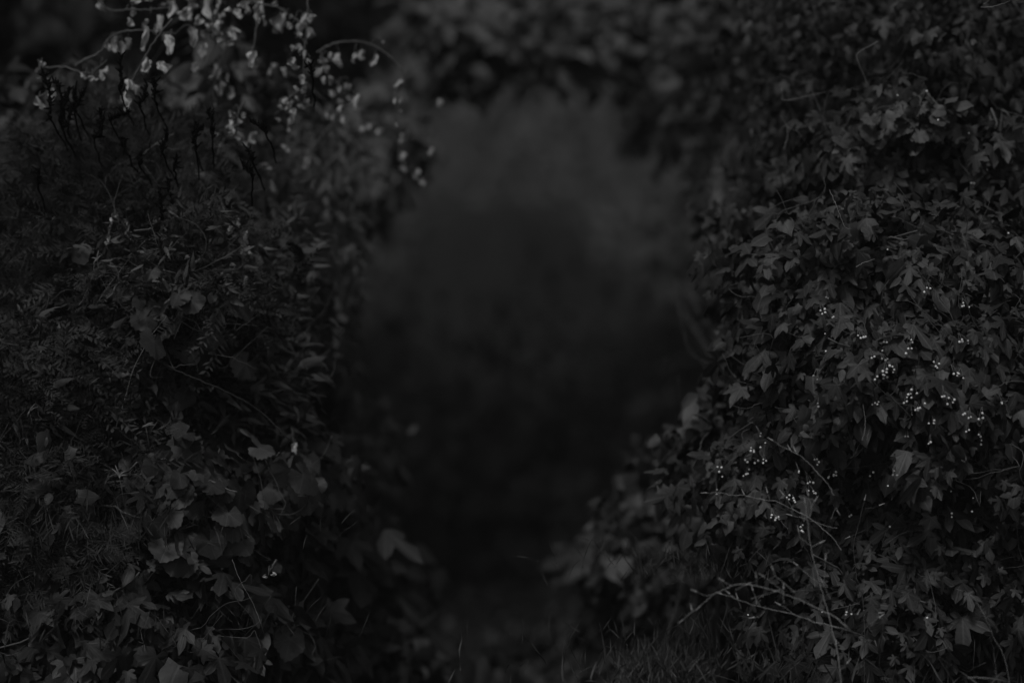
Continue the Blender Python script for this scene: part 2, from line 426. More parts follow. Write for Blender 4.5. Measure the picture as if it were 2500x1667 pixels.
GL = 'plants tangled on the left bank'
left = [
 ('weed_clump', 'faint broad leaved weed on the far side below the black gap', 'weed', [(.03,.20,6.9,.22,.18,.2,260,.085,'ovate','vine_shaded'),(.10,.16,6.7,.2,.12,.2,200,.07,'ovate','vine_shaded')]),
 ('feathery_weed', 'feathery dark weed pierced by black seed stalks', 'weed', [(.115,.28,6.2,.28,.22,.22,1500,.085,'fine','feather',dict(droop=-.2,horiz=.5))]),
 ('leafy_shrub', 'hanging spray of large smooth oval leaves between the pale dried leaves', 'shrub', [(.205,.14,6.9,.14,.28,.15,150,.095,'ovate','ovate'),(.185,.26,6.7,.16,.14,.15,120,.10,'ovate','ovate'),(.23,.20,7.1,.24,.3,.2,768,0.058,'lance','vine_shaded')]),
 ('willowy_shrub', 'blurred willowy shrub beside the opening with long narrow leaves', 'shrub', [(.265,.36,7.4,.24,.30,.25,900,.10,'lance','branchleaf',dict(droop=.3)),(.30,.27,7.6,.22,.2,.2,480,.08,'ovate','branchleaf'),(.26,.33,6.9,.2,.2,.2,600,.07,'sprig','feather')]),  # leaf tone lightened to stand for the haze veil
 ('feathery_weed', 'wide fine leaved weed filling the edge under the broad leaved weed', 'weed', [(.04,.40,6.1,.25,.26,.22,1700,.085,'fine','feather',dict(droop=0,horiz=.7)),(.02,.32,6.4,.2,.15,.2,120,.08,'ovate','vine_shaded')]),
 ('feathery_weed', 'fine leaved weed in the middle with scattered pale petals', 'weed', [(.16,.42,6.0,.26,.22,.22,1500,.08,'sprig','feather',dict(droop=.1,horiz=.7)),(.17,.40,5.9,.22,.16,.2,272,0.047,'lance','lance',dict(droop=0,horiz=.8)),(.15,.45,5.9,.2,.2,.2,27,0.037,'grape','grape')]),
 ('lance_leaved_weed', 'weed with long spiky leaves around the upright strip of dried flowers', 'weed', [(.245,.45,6.35,.18,.26,.2,1360,0.061,'lance','lance',dict(droop=.1,horiz=.6)),(.24,.42,6.2,.16,.2,.18,37,0.037,'grape','grape')]),
 ('feathery_weed', 'streaky fine leaved weed beside the forked pale sprig', 'weed', [(.06,.60,5.95,.27,.24,.22,1700,.09,'sprig','feather',dict(droop=.1,horiz=.9)),(.06,.58,5.9,.25,.2,.2,384,0.058,'lance','lance',dict(droop=0,horiz=.9))]),
 ('grape_vine', 'grape vine with a few large scalloped leaves above the fallen stick', 'vine', [(.125,.555,5.95,.20,.14,.16,45,0.052,'grape','grape'),(.17,.50,5.9,.2,.1,.15,18,0.048,'grape','grape'),(.15,.57,6.05,.26,.24,.2,1200,0.061,'lance','vine_shaded',dict(horiz=.7,droop=.2))]),
 ('lance_leaved_weed', 'spiky weed with crossed narrow leaves over the black hollow', 'weed', [(.225,.565,6.15,.22,.22,.2,1120,0.065,'lance','lance',dict(droop=.1,horiz=.9)),(.245,.62,6.2,.15,.16,.18,448,0.054,'lance','vine_shaded')]),
 ('feathery_weed', 'grassy fine weed low on the edge near the small pale sprig', 'weed', [(.06,.77,5.85,.28,.24,.22,1800,.085,'fine','feather',dict(droop=.2,horiz=.6)),(.07,.76,5.8,.25,.2,.2,220,.06,'small','vine_shaded')]),
 ('grape_vine', 'grape vine with the biggest overlapping leaves low on the bank', 'vine', [(.185,.735,5.8,.2,.17,.16,112,0.049,'grape','grape'),(.245,.74,5.95,.16,.15,.15,90,0.043,'grape','grape'),(.19,.80,5.9,.22,.15,.18,67,0.045,'grape','grape'),(.2,.75,6.1,.3,.25,.2,520,.08,'vine','vine_shaded')]),
 ('grape_vine', 'softer grape vine spreading toward the opening under the heart shaped leaves', 'vine', [(.285,.70,6.4,.17,.16,.16,170,.09,'vine','grape'),(.265,.66,6.15,.10,.06,.1,26,.085,'heart','grape'),(.30,.79,6.7,.2,.18,.2,330,.095,'vine','vine')]),
 ('leafy_shrub', 'shadowed leafy shrub at the foot of the bank, nearly black', 'shrub', [(.10,.93,5.75,.36,.18,.2,1000,.07,'mix','vine_shaded'),(.2,.9,5.9,.2,.15,.2,330,.075,'vine','vine_shaded')]),
 ('grape_vine', 'pair of pale curled grape leaves on a stalk near the ground', 'vine', [(.235,.935,5.85,.05,.03,.05,3,0.057,'grape','grape'),(.275,.935,5.85,.04,.04,.05,3,0.057,'grape','grape'),(.265,.90,5.95,.06,.05,.06,6,0.048,'grape','grape'),(.26,.94,6.2,.2,.15,.2,420,.08,'vine','vine_shaded')], ),
 ('willowy_shrub', 'shadowy out of focus bush just inside the opening', 'shrub', [(.265,.53,7.9,.2,.28,.25,560,.085,'ovate','vine_shaded'),(.275,.61,8.0,.16,.3,.25,672,0.058,'lance','vine_shaded')]),
 ('leafy_shrub', 'blurred shrub with pale specks leaning low into the opening', 'shrub', [(.305,.76,7.6,.22,.26,.25,620,.10,'vine','vine'),(.345,.88,7.8,.25,.26,.25,700,.10,'ovate','ovate')]),
 ('leafy_shrub', 'low blurred shrub in the bottom gloom right of the curled leaves', 'shrub', [(.33,.97,7.3,.4,.14,.25,700,.09,'ovate','vine'),(.28,.88,7.0,.2,.2,.2,280,.09,'vine','vine_shaded')]),
 ('willowy_shrub', 'misty pale blurred spray high at the edge of the opening', 'shrub', [(.375,.20,8.6,.16,.2,.25,260,.09,'ovate','branchleaf'),(.325,.34,7.1,.10,.36,.16,560,.065,'lance','branchleaf'),(.338,.47,7.3,.05,.28,.12,220,.055,'lance','branchleaf'),(.36,.70,7.7,.12,.25,.15,160,.07,'ovate','branchleaf')]),  # pale leaf colour stands in for haze along this edge
]
for nm, lab, cat, lm in left:
    plant(nm, lab, cat, lm, group=GL, base=(-1.35, 8.2) if 'misty' in lab else None)
plant('bramble_thicket', 'added tangled mass, dark as shade, behind the left bank weeds', 'bramble',
      [(.10,.62,7.2,.62,.7,.35,3200,.08,'vine','vine_shaded',dict(thick=.25)), (.20,.9,6.9,.5,.4,.35,1800,.08,'vine','vine_shaded',dict(thick=.25)),
       (.20,.58,7.3,.25,.45,.3,900,.08,'vine','vine_shaded')])  # filler for dark gaps, shade carried by the leaf colour

# low plants on the floor of the opening
plant('low_plant', 'small star shaped leaf rosette in the dark of the opening', 'plant', [(.545,.925,9.0,.10,.04,.1,12,.15,'ovate','vine',dict(droop=.1,up=1.5))], stems=1, group='low plants on the opening floor')
plant('low_plant', 'upright blurred plant with a few pointed leaves beside the rosette', 'plant', [(.60,.92,8.6,.12,.14,.15,30,.17,'ovate','vine',dict(droop=-.6)),(.585,.97,8.5,.2,.1,.15,90,.11,'ovate','vine')], stems=2, group='low plants on the opening floor')
plant('low_plant', 'spreading leafy plant at the very bottom below the opening', 'plant', [(.50,.985,8.3,.32,.07,.2,260,.08,'ovate','vine_shaded'),(.60,.99,8.0,.25,.1,.2,260,.08,'ovate','vine_shaded')], stems=2, group='low plants on the opening floor')

# moss and litter on the mound: nobody could count it
nm_ = 9000
mx, my = U(-2.2, 2.2, nm_), U(8.0, 16, nm_)
P = np.stack([mx, my, ground_z(mx, my) + U(0, .03, nm_)], 1)
v_, f_, a_ = scatter(P, norm(rng.normal(size=(nm_, 3)) * .5 + [0, -.3, 1]), norm(rng.normal(size=(nm_, 3)) + [0, 0, .5]), U(.03, .09, nm_), 'far')
tag(mesh_obj('ground_cover', v_, f_, M['vine_shaded'], None, a_), 'low mossy ground cover on the floor of the dark opening', 'ground cover', kind='stuff')

# ------------------------------------------------------------------ trees
def tree(name, label, x, y, tz, tr, crowns, mat, leafsz, group, kind='far', bark='bark'):
    z0 = gz(x, y); r = root_empty(name, (x, y, z0))
    lean = U(-.3, .3)
    top = np.array([x + lean, y, z0 + tz])
    st = [tube([(x, y, z0 - .1), (x + lean * .3, y, z0 + tz * .5), top], tr, tr * .6, 10, 6)]
    for (cx, cy, cz, *_) in crowns:
        st.append(tube([top - [0, 0, .3], top * .5 + np.array([cx, cy, cz]) * .5 + [0, 0, .2], (cx, cy, cz)], tr * .5, tr * .12, 6, 5))
    v_, f_, a_ = join(st); mesh_obj('trunk', v_, f_, M[bark], r, a_)
    cl = [clump((cx, cy, cz), (rx, ry, rz), n, leafsz, kind, front=.25, thick=.5, bump=.2 if mat != 'fartree' else .08, up=.5 if mat != 'fartree' else .3) for (cx, cy, cz, rx, ry, rz, n) in crowns]
    v_, f_, a_ = join(cl); mesh_obj('crown', v_, f_, M[mat], r, a_)
    return tag(r, label, 'tree', group)
GW = 'added shade trees over the opening'  # trees added to block sky light, mostly by crowns out of view
tree('added_shade_tree', 'added dark tree above the left bank, black behind the dried leaves, its front crown unseen', -3.6, 10.5, 2.6, .16,
     [(-2.8,9.6,3.6,1.7,1.6,1.4,4200),(-1.9,11.5,4.6,1.9,2.2,1.1,4200),(-3.6,11.5,2.4,1.6,1.2,1.8,3600),(-2.8,5.6,3.2,.95,1.3,.6,2600),(-1.2,11.6,3.25,.62,.6,.75,2400)], 'vine_shaded', .17, GW, bark='limb')  # unseen crown toward the camera added for shade; smallest crown blackens a gap
tree('added_shade_tree', 'added dark tree above the right bank, black behind the upper vines, its front crown unseen', 3.6, 10.8, 2.6, .16,
     [(3.0,9.4,3.6,1.6,1.6,1.4,4200),(2.0,11.4,4.7,1.9,2.2,1.1,4200),(3.9,11.5,2.4,1.7,1.2,1.8,3600),(2.5,5.6,3.3,.95,1.3,.6,2600),(.85,12,2.8,.3,.3,.36,420),(1.5,11.8,3.0,.6,.6,.5,1500)], 'vine_shaded', .17, GW, bark='limb')  # unseen front crown added to darken this edge; small crowns fill black gaps
tree('added_shade_tree', 'added tree deep inside whose unseen crown blocks sky light over the opening', 3.3, 17.5, 4.0, .14,
     [(.2,13.5,5.6,2.4,2.4,1.0,5200),(-2.4,16.0,5.9,2.6,2.4,1.3,4800),(2.8,16.0,5.9,2.6,2.4,1.3,4800)], 'vine_shaded', .2, GW, bark='limb')  # unseen roof added to keep sky light off the hollow
# undergrowth added to blacken the gully, shade put in its leaves, tops thinned
GB = 'bushes in the gloom inside the opening'
def bush(label, lm):
    r = root_empty('dark_bush', (lm[0][0], lm[0][1], gz(lm[0][0], lm[0][1])))
    v_, f_, a_ = join([clump(l[:3], l[3:6], l[6], .12, 'far', front=.4, thick=.8 if l[6] < 500 else .45) for l in lm]); mesh_obj('foliage', v_, f_, M['vine_shaded'], r, a_)
    for l in lm:
        v_, f_, a_ = tube([(l[0], l[1], gz(l[0], l[1]) - .05), (l[0] + .05, l[1], l[2])], .02, .01, 5, 4); mesh_obj('stem', v_, f_, M['limb'], r, a_)
    tag(r, label, 'bush', GB)
bush('black bush in the middle of the opening, in deepest shade', [(0,14.5,.35,1.2,.8,.7,2600),(-.1,15.5,.6,1.0,.7,.6,1400),(-.2,15,1.15,1.1,.8,.6,380),(.3,16,1.5,1.1,.8,.6,200)])
bush('low dark bush farthest back in the opening', [(-1.2,20,.4,1.6,.8,.9,2200),(1.0,20.5,.5,1.8,.8,1.0,2400),(-1.5,21,.9,1.1,.8,.5,420),(.9,21.5,.8,1.3,.8,.6,420),(.2,22,1.1,2.6,.8,.7,260)])
bush('shadowy bush on the left inside the opening', [(-1.8,14,1.3,1.0,.9,1.1,2600),(-2.5,15,2.6,1.2,1.0,1.2,2600)])
bush('shadowy bush on the right inside the opening under the slanting limbs', [(1.7,14,1.3,.9,.9,1.1,2600),(2.4,15,2.6,1.1,1.0,1.2,2600)])

GF = 'distant trees seen blurred through the opening'
for i, (x, y, h, lab) in enumerate([
    (-10.5, 41, 11.5, 'distant tree far off on the left, a hazy blur'), (-5.0, 43, 13, 'distant tree left of the opening centre, dim and blurred'),
    (.9, 41, 13.5, 'distant tree in the centre, the palest blur in the opening'), (6.4, 43.5, 13, 'distant tree right of the opening centre, dim and blurred'),
    (12, 41, 11.5, 'distant tree far off on the right, a hazy blur')]):
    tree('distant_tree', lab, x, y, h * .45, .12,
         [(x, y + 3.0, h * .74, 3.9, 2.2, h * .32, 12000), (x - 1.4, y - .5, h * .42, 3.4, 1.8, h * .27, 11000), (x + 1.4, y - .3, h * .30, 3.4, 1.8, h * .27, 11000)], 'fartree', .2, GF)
# the wood on the far slope, one mass
ns = 26000
sx, sy = U(-45, 45, ns), U(46, 72, ns)
P = np.stack([sx, sy, ground_z(sx, sy) + U(0, 3.5, ns)], 1)
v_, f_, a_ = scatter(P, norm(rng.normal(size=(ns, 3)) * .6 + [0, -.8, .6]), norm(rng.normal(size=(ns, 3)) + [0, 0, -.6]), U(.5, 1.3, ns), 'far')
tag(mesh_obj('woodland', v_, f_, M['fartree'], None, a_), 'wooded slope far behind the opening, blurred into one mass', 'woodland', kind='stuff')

# overhanging branches, top centre
def branch(label, pts, lumps, mat='branchleaf'):
    P = [at(*p) for p in pts]; r = root_empty('overhanging_branch', P[0])
    v_, f_, a_ = tube(P, .03, .008, 7, 6); mesh_obj('stem', v_, f_, M['bark'], r, a_)
    cl = [clump(at(u, v, D), (rx, ry, rz), n, sz, k, front=.3, thick=.95, horiz=.6, droop=.5) for (u, v, D, rx, rz, ry, n, sz, k) in lumps]
    v_, f_, a_ = join(cl); mesh_obj('foliage', v_, f_, M[mat], r, a_)
    tag(r, label, 'branch', 'branches hanging over the opening')
branch('leafy branch whose large pointed leaves begin at the black gap, top of the opening', [(.55,-.2,9.6),(.5,-.08,9.2),(.44,.02,8.8),(.42,.04,8.6)],
       [(.425,.03,8.5,.16,.10,.15,59,0.108,'ovate'),(.47,.06,8.9,.3,.16,.2,231,0.101,'ovate'),(.46,.10,8.9,.26,.12,.2,85,0.094,'ovate')])
branch('middle leafy branch blurred above the palest part of the opening', [(.6,-.25,9.8),(.58,-.1,9.6),(.55,.04,9.3),(.54,.12,9.2)],
       [(.54,.05,9.2,.38,.22,.25,450,0.094,'ovate'),(.57,.09,9.2,.34,.14,.25,161,0.094,'ovate')])
branch('leafy branch drooping beside the round black shadow under the canopy', [(.72,-.2,9.6),(.69,-.05,9.4),(.66,.06,9.2),(.65,.12,9.1)],
       [(.63,.04,9.3,.34,.16,.25,368,0.086,'ovate'),(.70,.07,8.4,.26,.24,.2,327,0.072,'ovate'),(.69,.20,8.6,.16,.26,.2,163,0.072,'ovate'),(.665,.21,9.4,.2,.1,.2,95,0.072,'ovate')])
branch('faint leafy spray hanging right of the mist beside the vines', [(.74,.0,8.6),(.72,.15,8.5),(.7,.3,8.4),(.69,.4,8.3)],
       [(.71,.34,8.4,.16,.34,.2,110,.08,'ovate'),(.69,.44,9.0,.14,.2,.2,37,0.08,'ovate')], 'vine')

# slanting limbs behind the vines
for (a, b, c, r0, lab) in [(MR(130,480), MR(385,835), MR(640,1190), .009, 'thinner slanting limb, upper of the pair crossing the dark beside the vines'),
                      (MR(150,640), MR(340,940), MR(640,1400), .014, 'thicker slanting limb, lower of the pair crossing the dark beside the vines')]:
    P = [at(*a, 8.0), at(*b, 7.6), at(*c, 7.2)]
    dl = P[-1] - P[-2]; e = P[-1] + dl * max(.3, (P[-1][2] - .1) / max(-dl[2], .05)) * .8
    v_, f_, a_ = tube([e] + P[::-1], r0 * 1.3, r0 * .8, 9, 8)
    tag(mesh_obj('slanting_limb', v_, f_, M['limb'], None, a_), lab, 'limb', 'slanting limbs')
v_, f_, a_ = tube([at(*MR(x, y), 6.9) for x, y in [(120,560),(165,740),(215,920),(310,1020),(330,1180),(335,1400)]], .0012, .0014, 5, 6)
tag(mesh_obj('hanging_stem', v_, f_, M['stem'], None, a_), 'thin lone stem hanging in front of the slanting limbs', 'stem')

# ------------------------------------------------------------------ white berries
ICO_V = None
def ico():
    import bmesh
    b = bmesh.new(); bmesh.ops.create_icosphere(b, subdivisions=2, radius=1)
    V = np.array([v.co[:] for v in b.verts]); F = np.array([[v.index for v in f.verts] for f in b.faces]); b.free(); return V, F
IV, IF = ico()
bl = [(MR,a) for a in [(1073,680,7),(1125,722,3),(1085,823,1),(1080,935,1),(1312,832,8),(1437,938,2),(1395,970,3),(1490,1062,14),(1415,1102,3),(1463,1105,4),(1612,935,5),(1640,868,3),(1732,543,5),(1980,648,7),(1970,875,8),(1790,1020,7),(1920,1075,4),(1945,1100,6),(1640,1205,10),(1600,1250,4),(1405,1258,7),(1665,1300,6),(1845,1213,4),(1885,1250,6),(1975,1325,4),(2010,1352,4),(2090,1348,6),(1990,1443,4),(2060,1465,3),(2065,1515,3),(1760,1385,5),(1760,1510,3),(1725,1270,2),(1482,287,1),(2255,185,1),(2220,1272,4)]]
bl += [(BR,a) for a in [(610,85,10),(670,75,2),(700,47,2),(575,162,6),(640,160,5),(690,150,8),(590,220,7),(550,240,3),(410,205,8),(425,262,3),(1025,163,6),(908,215,4),(985,278,5),(1130,245,10),(1385,235,4),(1000,360,6),(865,395,9),(765,510,13),(930,570,4),(925,610,5),(1240,1130,5),(1240,500,3),(1495,575,2),(1880,500,4),(1885,350,1),(2030,380,1),(1735,1162,1),(595,1127,1),(1480,320,2),(2020,465,1),(1060,1122,2)]]
bl += [(TR,a) for a in [(1770,258,6),(1285,600,1),(1475,577,1),(1748,848,1),(1760,1165,4),(1545,758,1)]]
dim = [(MR,(1040,1275,4)),(MR,(1095,585,3)),(MR,(1020,1102,3)),(MR,(1600,1475,3)),(MR,(1465,1000,5)),(BR,(1525,232,5)),(BR,(380,350,4)),(MR,(665,1465,5)),(MR,(1460,870,3))]
blk = [(BR,(240,305,8)),(MR,(1650,1330,5))]
vines = [o for o in S.objects if o.name.startswith('climbing_vine') and o.parent is None]
vcent = []
for o, (lab, lm) in zip(vines, right): vcent.append([(l[0], l[1]) for l in lm])
deps = bpy.context.evaluated_depsgraph_get()
def front_depth(u, v, near=4.6):
    """distance ahead at which the foliage begins there, so a bunch sits on its leaves"""
    d = at(u, v, 1.0) - np.array([0, 0, CAMZ]); L = np.linalg.norm(d); d /= L
    h, loc, *_ = S.ray_cast(deps, (0, 0, CAMZ), tuple(d))
    return loc.y if h else 6.5
bpy.context.view_layer.update(); deps = bpy.context.evaluated_depsgraph_get()
for lst, mat in ((bl, 'berry'), (dim, 'berry_dim'), (blk, 'berry_dark')):
    for f, (x, y, n) in lst:
        u, v = f(x, y)
        dd = sorted(front_depth(u + du, v + dv) for du in (-.004, 0, .004) for dv in (-.004, 0, .004))
        D = min(max(dd[0], 5.2), 6.3) - .012
        c = at(u, v, D)
        best = min(range(len(vines)), key=lambda i: min((u - a) ** 2 + (v - b) ** 2 for a, b in vcent[i]))
        n = max(1, int(round(n * (.38 if u < .76 else .62)))); par = vines[best]; Vb, Fb, b0 = [], [], 0; pts = []
        for k in range(n):
            for _ in range(40):
                p = c + np.array([U(-1, 1) * .0040 * n ** .58, U(-.006, .006), U(-1, 1) * .0036 * n ** .58])
                if all(np.linalg.norm(p - q) > .0056 for q in pts): break
            pts.append(p)
            rr = U(.0020, .0031) * (1.05 if n > 1 else .9)
            Vb.append(IV * rr + p); Fb.append(IF + b0); b0 += len(IV)
        o = mesh_obj('berry_cluster' if n > 1 else 'berry', np.concatenate(Vb), np.concatenate(Fb), M[mat], par)
        if n > 1:
            back = c + np.array([U(-.01, .01), .03, .02])
            v_, f_, a_ = join([tube([back, (back + p) / 2 + [0, 0, .003], p], .0009, .0006, 4, 2) for p in pts])
            s = mesh_obj('stalk', v_, f_, M['stem'], par, a_)
            s.parent = o
for o, (lab, lm) in zip(vines, right):
    pass

# ------------------------------------------------------------------ bare twigs, lower right and upper right
def twigs(name, label, cat, f, D, lines, r0=.0032, mat='twig', buds=True, group=None, dd=.0, root=None):
    r0 = r0 * .25
    pts0 = at(*f(*lines[0][0]), D)
    r = root_empty(name, pts0 if root is None else root)
    main = []
    for i, ln in enumerate(lines):
        d0 = D + (0 if i == 0 else U(-dd, dd))
        P = [at(*f(x, y), d0 - .0) for x, y in ln]
        if root is not None and i == 0: P = [np.array(root)] + P
        rr = r0 if i == 0 else r0 * (.75 if len(ln) > 3 else .55)
        main.append((tube(P, rr, rr * .45, 5, 6, knob=.25, wig=.0006), P[-1], P[-1] - P[-2]))
    v_, f_, a_ = join([m[0] for m in main[:1]]); mesh_obj('stem', v_, f_, M[mat], r, a_)
    for m in main[1:]:
        mesh_obj('side_twig', m[0][0], m[0][1], M[mat], r, m[0][2])
    if buds:
        for _, e, d in main:
            d = norm(d); v_, f_, a_ = tube([e - d * .001, e + d * .005, e + d * .013], .0018, .0005, 5, 3)
            mesh_obj('bud', v_, f_, M['twig'], r, a_)
    return tag(r, label, cat, group)

gp = lambda f, x, y, D: (lambda c: (c[0], c[1], gz(c[0], c[1]) - .03))(at(*f(x, y), D))
twigs('bare_sapling', 'tall bare sapling standing in front of the lower vines, its stem leaning left', 'sapling', BR, 5.25,
      [[(1185,1567),(1140,1280),(1090,1080),(1040,900),(990,690),(965,500),(955,420)],
       [(1060,950),(985,885),(905,818)],[(1072,960),(1085,780)],[(1115,1030),(1065,925)],[(990,450),(1017,408)],[(985,520),(995,450),(975,368)],
       [(990,690),(925,640),(915,600)],[(1000,700),(1050,675)],[(1180,1490),(1222,1443)]], r0=.0042, dd=.02, root=gp(BR,1430,1700,5.3), group='bare twigs before the vines')
twigs('bare_branch', 'longest bare branch arching left and dipping at its budded tip', 'branch', BR, 5.2,
      [[(1262,1245),(1150,1150),(1050,1100),(900,1030),(760,980),(640,948),(570,938),(500,945),(440,970),(370,1005),(300,1065),(235,1115),(175,1165)],
       [(650,952),(643,895)],[(485,948),(432,917)],[(510,975),(580,942)],[(890,990),(800,915),(765,885),(750,845)],[(815,985),(760,940),(690,890)],[(820,1060),(818,965)],[(370,1005),(330,1012),(260,985)],[(610,1032),(760,985)],
       [(300,1065),(285,1080)],[(235,1115),(232,1100)]], dd=.02, r0=.0036, root=at(*BR(1400,1330),5.7), group='bare twigs before the vines')
twigs('bare_branch', 'bare budded branch just under the longest arching one', 'branch', BR, 5.3,
      [[(1225,1230),(1020,1180),(880,1130),(700,1090),(560,1050),(490,1020),(420,1000)],
       [(645,1065),(640,1030),(622,975)],[(545,1095),(525,1030)],[(880,1130),(840,1095),(795,1070)],[(700,1110),(665,1145),(630,1150)],[(500,1020),(472,998)]], dd=.02, r0=.0032, root=at(*BR(1400,1290),5.75), group='bare twigs before the vines')
twigs('bare_branch', 'bare branch running left through the berries above the sapling', 'branch', BR, 5.4,
      [[(1185,720),(1130,640),(1040,560),(960,500),(870,460),(780,415),(690,400),(560,372),(480,370),(400,352),(325,355)],
       [(880,465),(850,410),(815,365)],[(730,405),(715,352)],[(1160,580),(1090,568),(1030,545),(870,500)],[(845,585),(790,525)],[(570,372),(565,362)],[(1120,520),(1150,455),(1160,470)]], dd=.02, r0=.003, group='bare twigs before the vines')
twigs('bare_branch', 'budded bare twig crossing the berry vines, uppermost of the low twigs', 'branch', BR, 5.35,
      [[(1140,370),(1100,300),(1030,220),(960,150),(900,105),(820,65),(745,20)],[(900,108),(893,90)],[(868,95),(860,80)]], r0=.003, group='bare twigs before the vines')
twigs('bare_sapling', 'slender bare sapling with a side twig, behind the leaning one', 'sapling', BR, 5.5,
      [[(1335,1560),(1332,1380),(1330,1110),(1310,960),(1285,900),(1265,700),(1290,580),(1320,460),(1335,400)],[(1335,455),(1390,450),(1430,435)],[(1310,960),(1318,1030),(1330,1105)],[(1340,590),(1240,635)]], r0=.003, mat='stem', group='bare twigs before the vines')
twigs('bare_branch', 'short dark forked branch low beside the slender sapling', 'branch', BR, 5.35,
      [[(1300,1285),(1350,1210),(1430,1150)],[(1270,1132),(1340,1128),(1425,1122)],[(1355,1210),(1380,1240),(1400,1300)],[(1270,1240),(1265,1180),(1290,1130)]], r0=.003, mat='stem', group='bare twigs before the vines')
twigs('seeding_grass', 'single arching grass stem at the dark edge, low down', 'grass', BR, 5.3,
      [[(2260,1567),(2225,1400),(2160,1280),(2110,1160),(2040,1040),(1990,990),(1920,968)],[(2180,1540),(2160,1380),(2135,1270)]], r0=.0018, buds=False)
twigs('bare_branch', 'straight stick leaning in the bottom corner gloom', 'branch', BR, 5.3, [[(1900,1560),(1850,1480),(1800,1400)],[(1690,1480),(1700,1430),(1780,1330)]], r0=.0025, buds=False, mat='stem', group='bare twigs before the vines')
twigs('bare_branch', 'pale horizontal stick lying by the bottom corner', 'branch', BR, 5.2, [[(1995,1535),(2050,1532),(2125,1542)],[(1440,1540),(1510,1542)]], r0=.003, buds=False, group='bare twigs before the vines')
for lab, lines, m, D in [
    ('kinked bare twig among the small leaves, upper part of the vines', [[(1160,265),(1090,300),(1025,345),(1035,400),(1060,460),(1090,530)]], 'twig', 6.0),
    ('bent bare twig like a hockey stick beside the opening, high up', [[(540,630),(580,638),(640,628),(740,605),(830,585)],[(745,605),(745,560)],[(550,625),(545,560)]], 'twig', 6.1),
    ('short forked twig hanging over the pointed leaves', [[(560,950),(580,880),(577,810),(540,740)],[(577,810),(650,845),(720,935)]], 'twig', 6.1),
    ('straight pale twig pointing down at a lone three pointed leaf', [[(850,1210),(900,1330),(945,1440),(990,1462)],[(905,1345),(940,1330)]], 'twig', 5.6),
    ('long wavering stem falling from the top through the small leaves', [[(735,-20),(755,80),(800,180),(870,250),(900,300),(920,355)]], 'stem', 6.3),
    ('thin wavy stem hanging free beside the wavering one', [[(760,180),(780,300),(772,380),(765,460)]], 'stem', 6.3),
    ('pale crossed sticks at the upper corner', [[(1815,45),(1900,40),(2000,5)],[(1835,25),(1870,0)]], 'twig', 5.6),
    ('faint stem leading to the patch of paler leaves', [[(1070,750),(1160,745),(1280,755)]], 'stem', 5.9)]:
    twigs('bare_twig', lab, 'twig', TR, D, lines, r0=.0026, mat=m, buds=False, group='bare twigs among the upper vines')
for lab, f, lines, D in [
    ('short pale twig crossing a gap between the dense vines', MR, [[(1280,395),(1330,370),(1400,345)]], 5.6),
    ('pair of pale budded tips standing in the dark below the berries', MR, [[(1320,1500),(1340,1400),(1325,1275)],[(1350,1500),(1365,1430)]], 5.4),
    ('curved pale twig through the round soft leaves', MR, [[(285,1560),(300,1500),(340,1450)],[(460,1420),(500,1390),(530,1378)],[(240,1330),(300,1350),(360,1390)]], 6.0)]:
    twigs('bare_twig', lab, 'twig', f, D, lines, r0=.0026, buds=False, group='bare twigs among the vines')

# ------------------------------------------------------------------ grass tufts
def grass(label, u, v, D, n, L, w, mat='grass', spread=.12):
    c = at(u, v, D); b = np.array([c[0], c[1], c[2] - L * .5])
    P = b + rng.normal(size=(n, 3)) * [spread, spread * .6, .02]
    Tp = norm(rng.normal(size=(n, 3)) * [.55, .45, .25] + [0, -.1, 1.0])
    T['blade'] = [simple(.018, R, nseg=6, fold=.5, droop=d, side=s) for d, s in ((.3, .1), (.6, -.1), (.15, .2), (.8, 0))]
    v_, f_, a_ = scatter(P, norm(rng.normal(size=(n, 3)) + [0, -1, 0]), Tp, L * U(.5, 1.15, n), 'blade')
    r = root_empty('grass_tuft', b)
    mesh_obj('foliage', v_, f_, M[mat], r, a_)
    tag(r, label, 'grass', 'grass tufts at the foot of the banks')
grass('bright bristling grass tuft at the bottom, left of the vine foot', *BR(60, 1430), 5.9, 260, .09, 1, 'grass', .06)
grass('thin tall grass blades at the bottom under the sapling', *BR(520, 1400), 5.5, 110, .10, 1, 'feather', .2)
grass('fine grass mat under the round berry string', *BR(560, 760), 5.85, 420, .06, 1, 'feather', .16)
grass('wiry grass under the arching bare branch', *BR(480, 1190), 5.8, 160, .07, 1, 'feather', .2)
grass('sparse grass blades in the bottom corner beside the arching stem', *BR(1700, 1500), 5.5, 130, .10, 1, 'feather', .3)
grass('fine grass clump low on the left bank edge', .06, .9, 5.6, 165, .07, 1, 'feather', .3)
grass('wispy grass among the grape leaves', .12, .76, 5.6, 130, .07, 1, 'feather', .2)

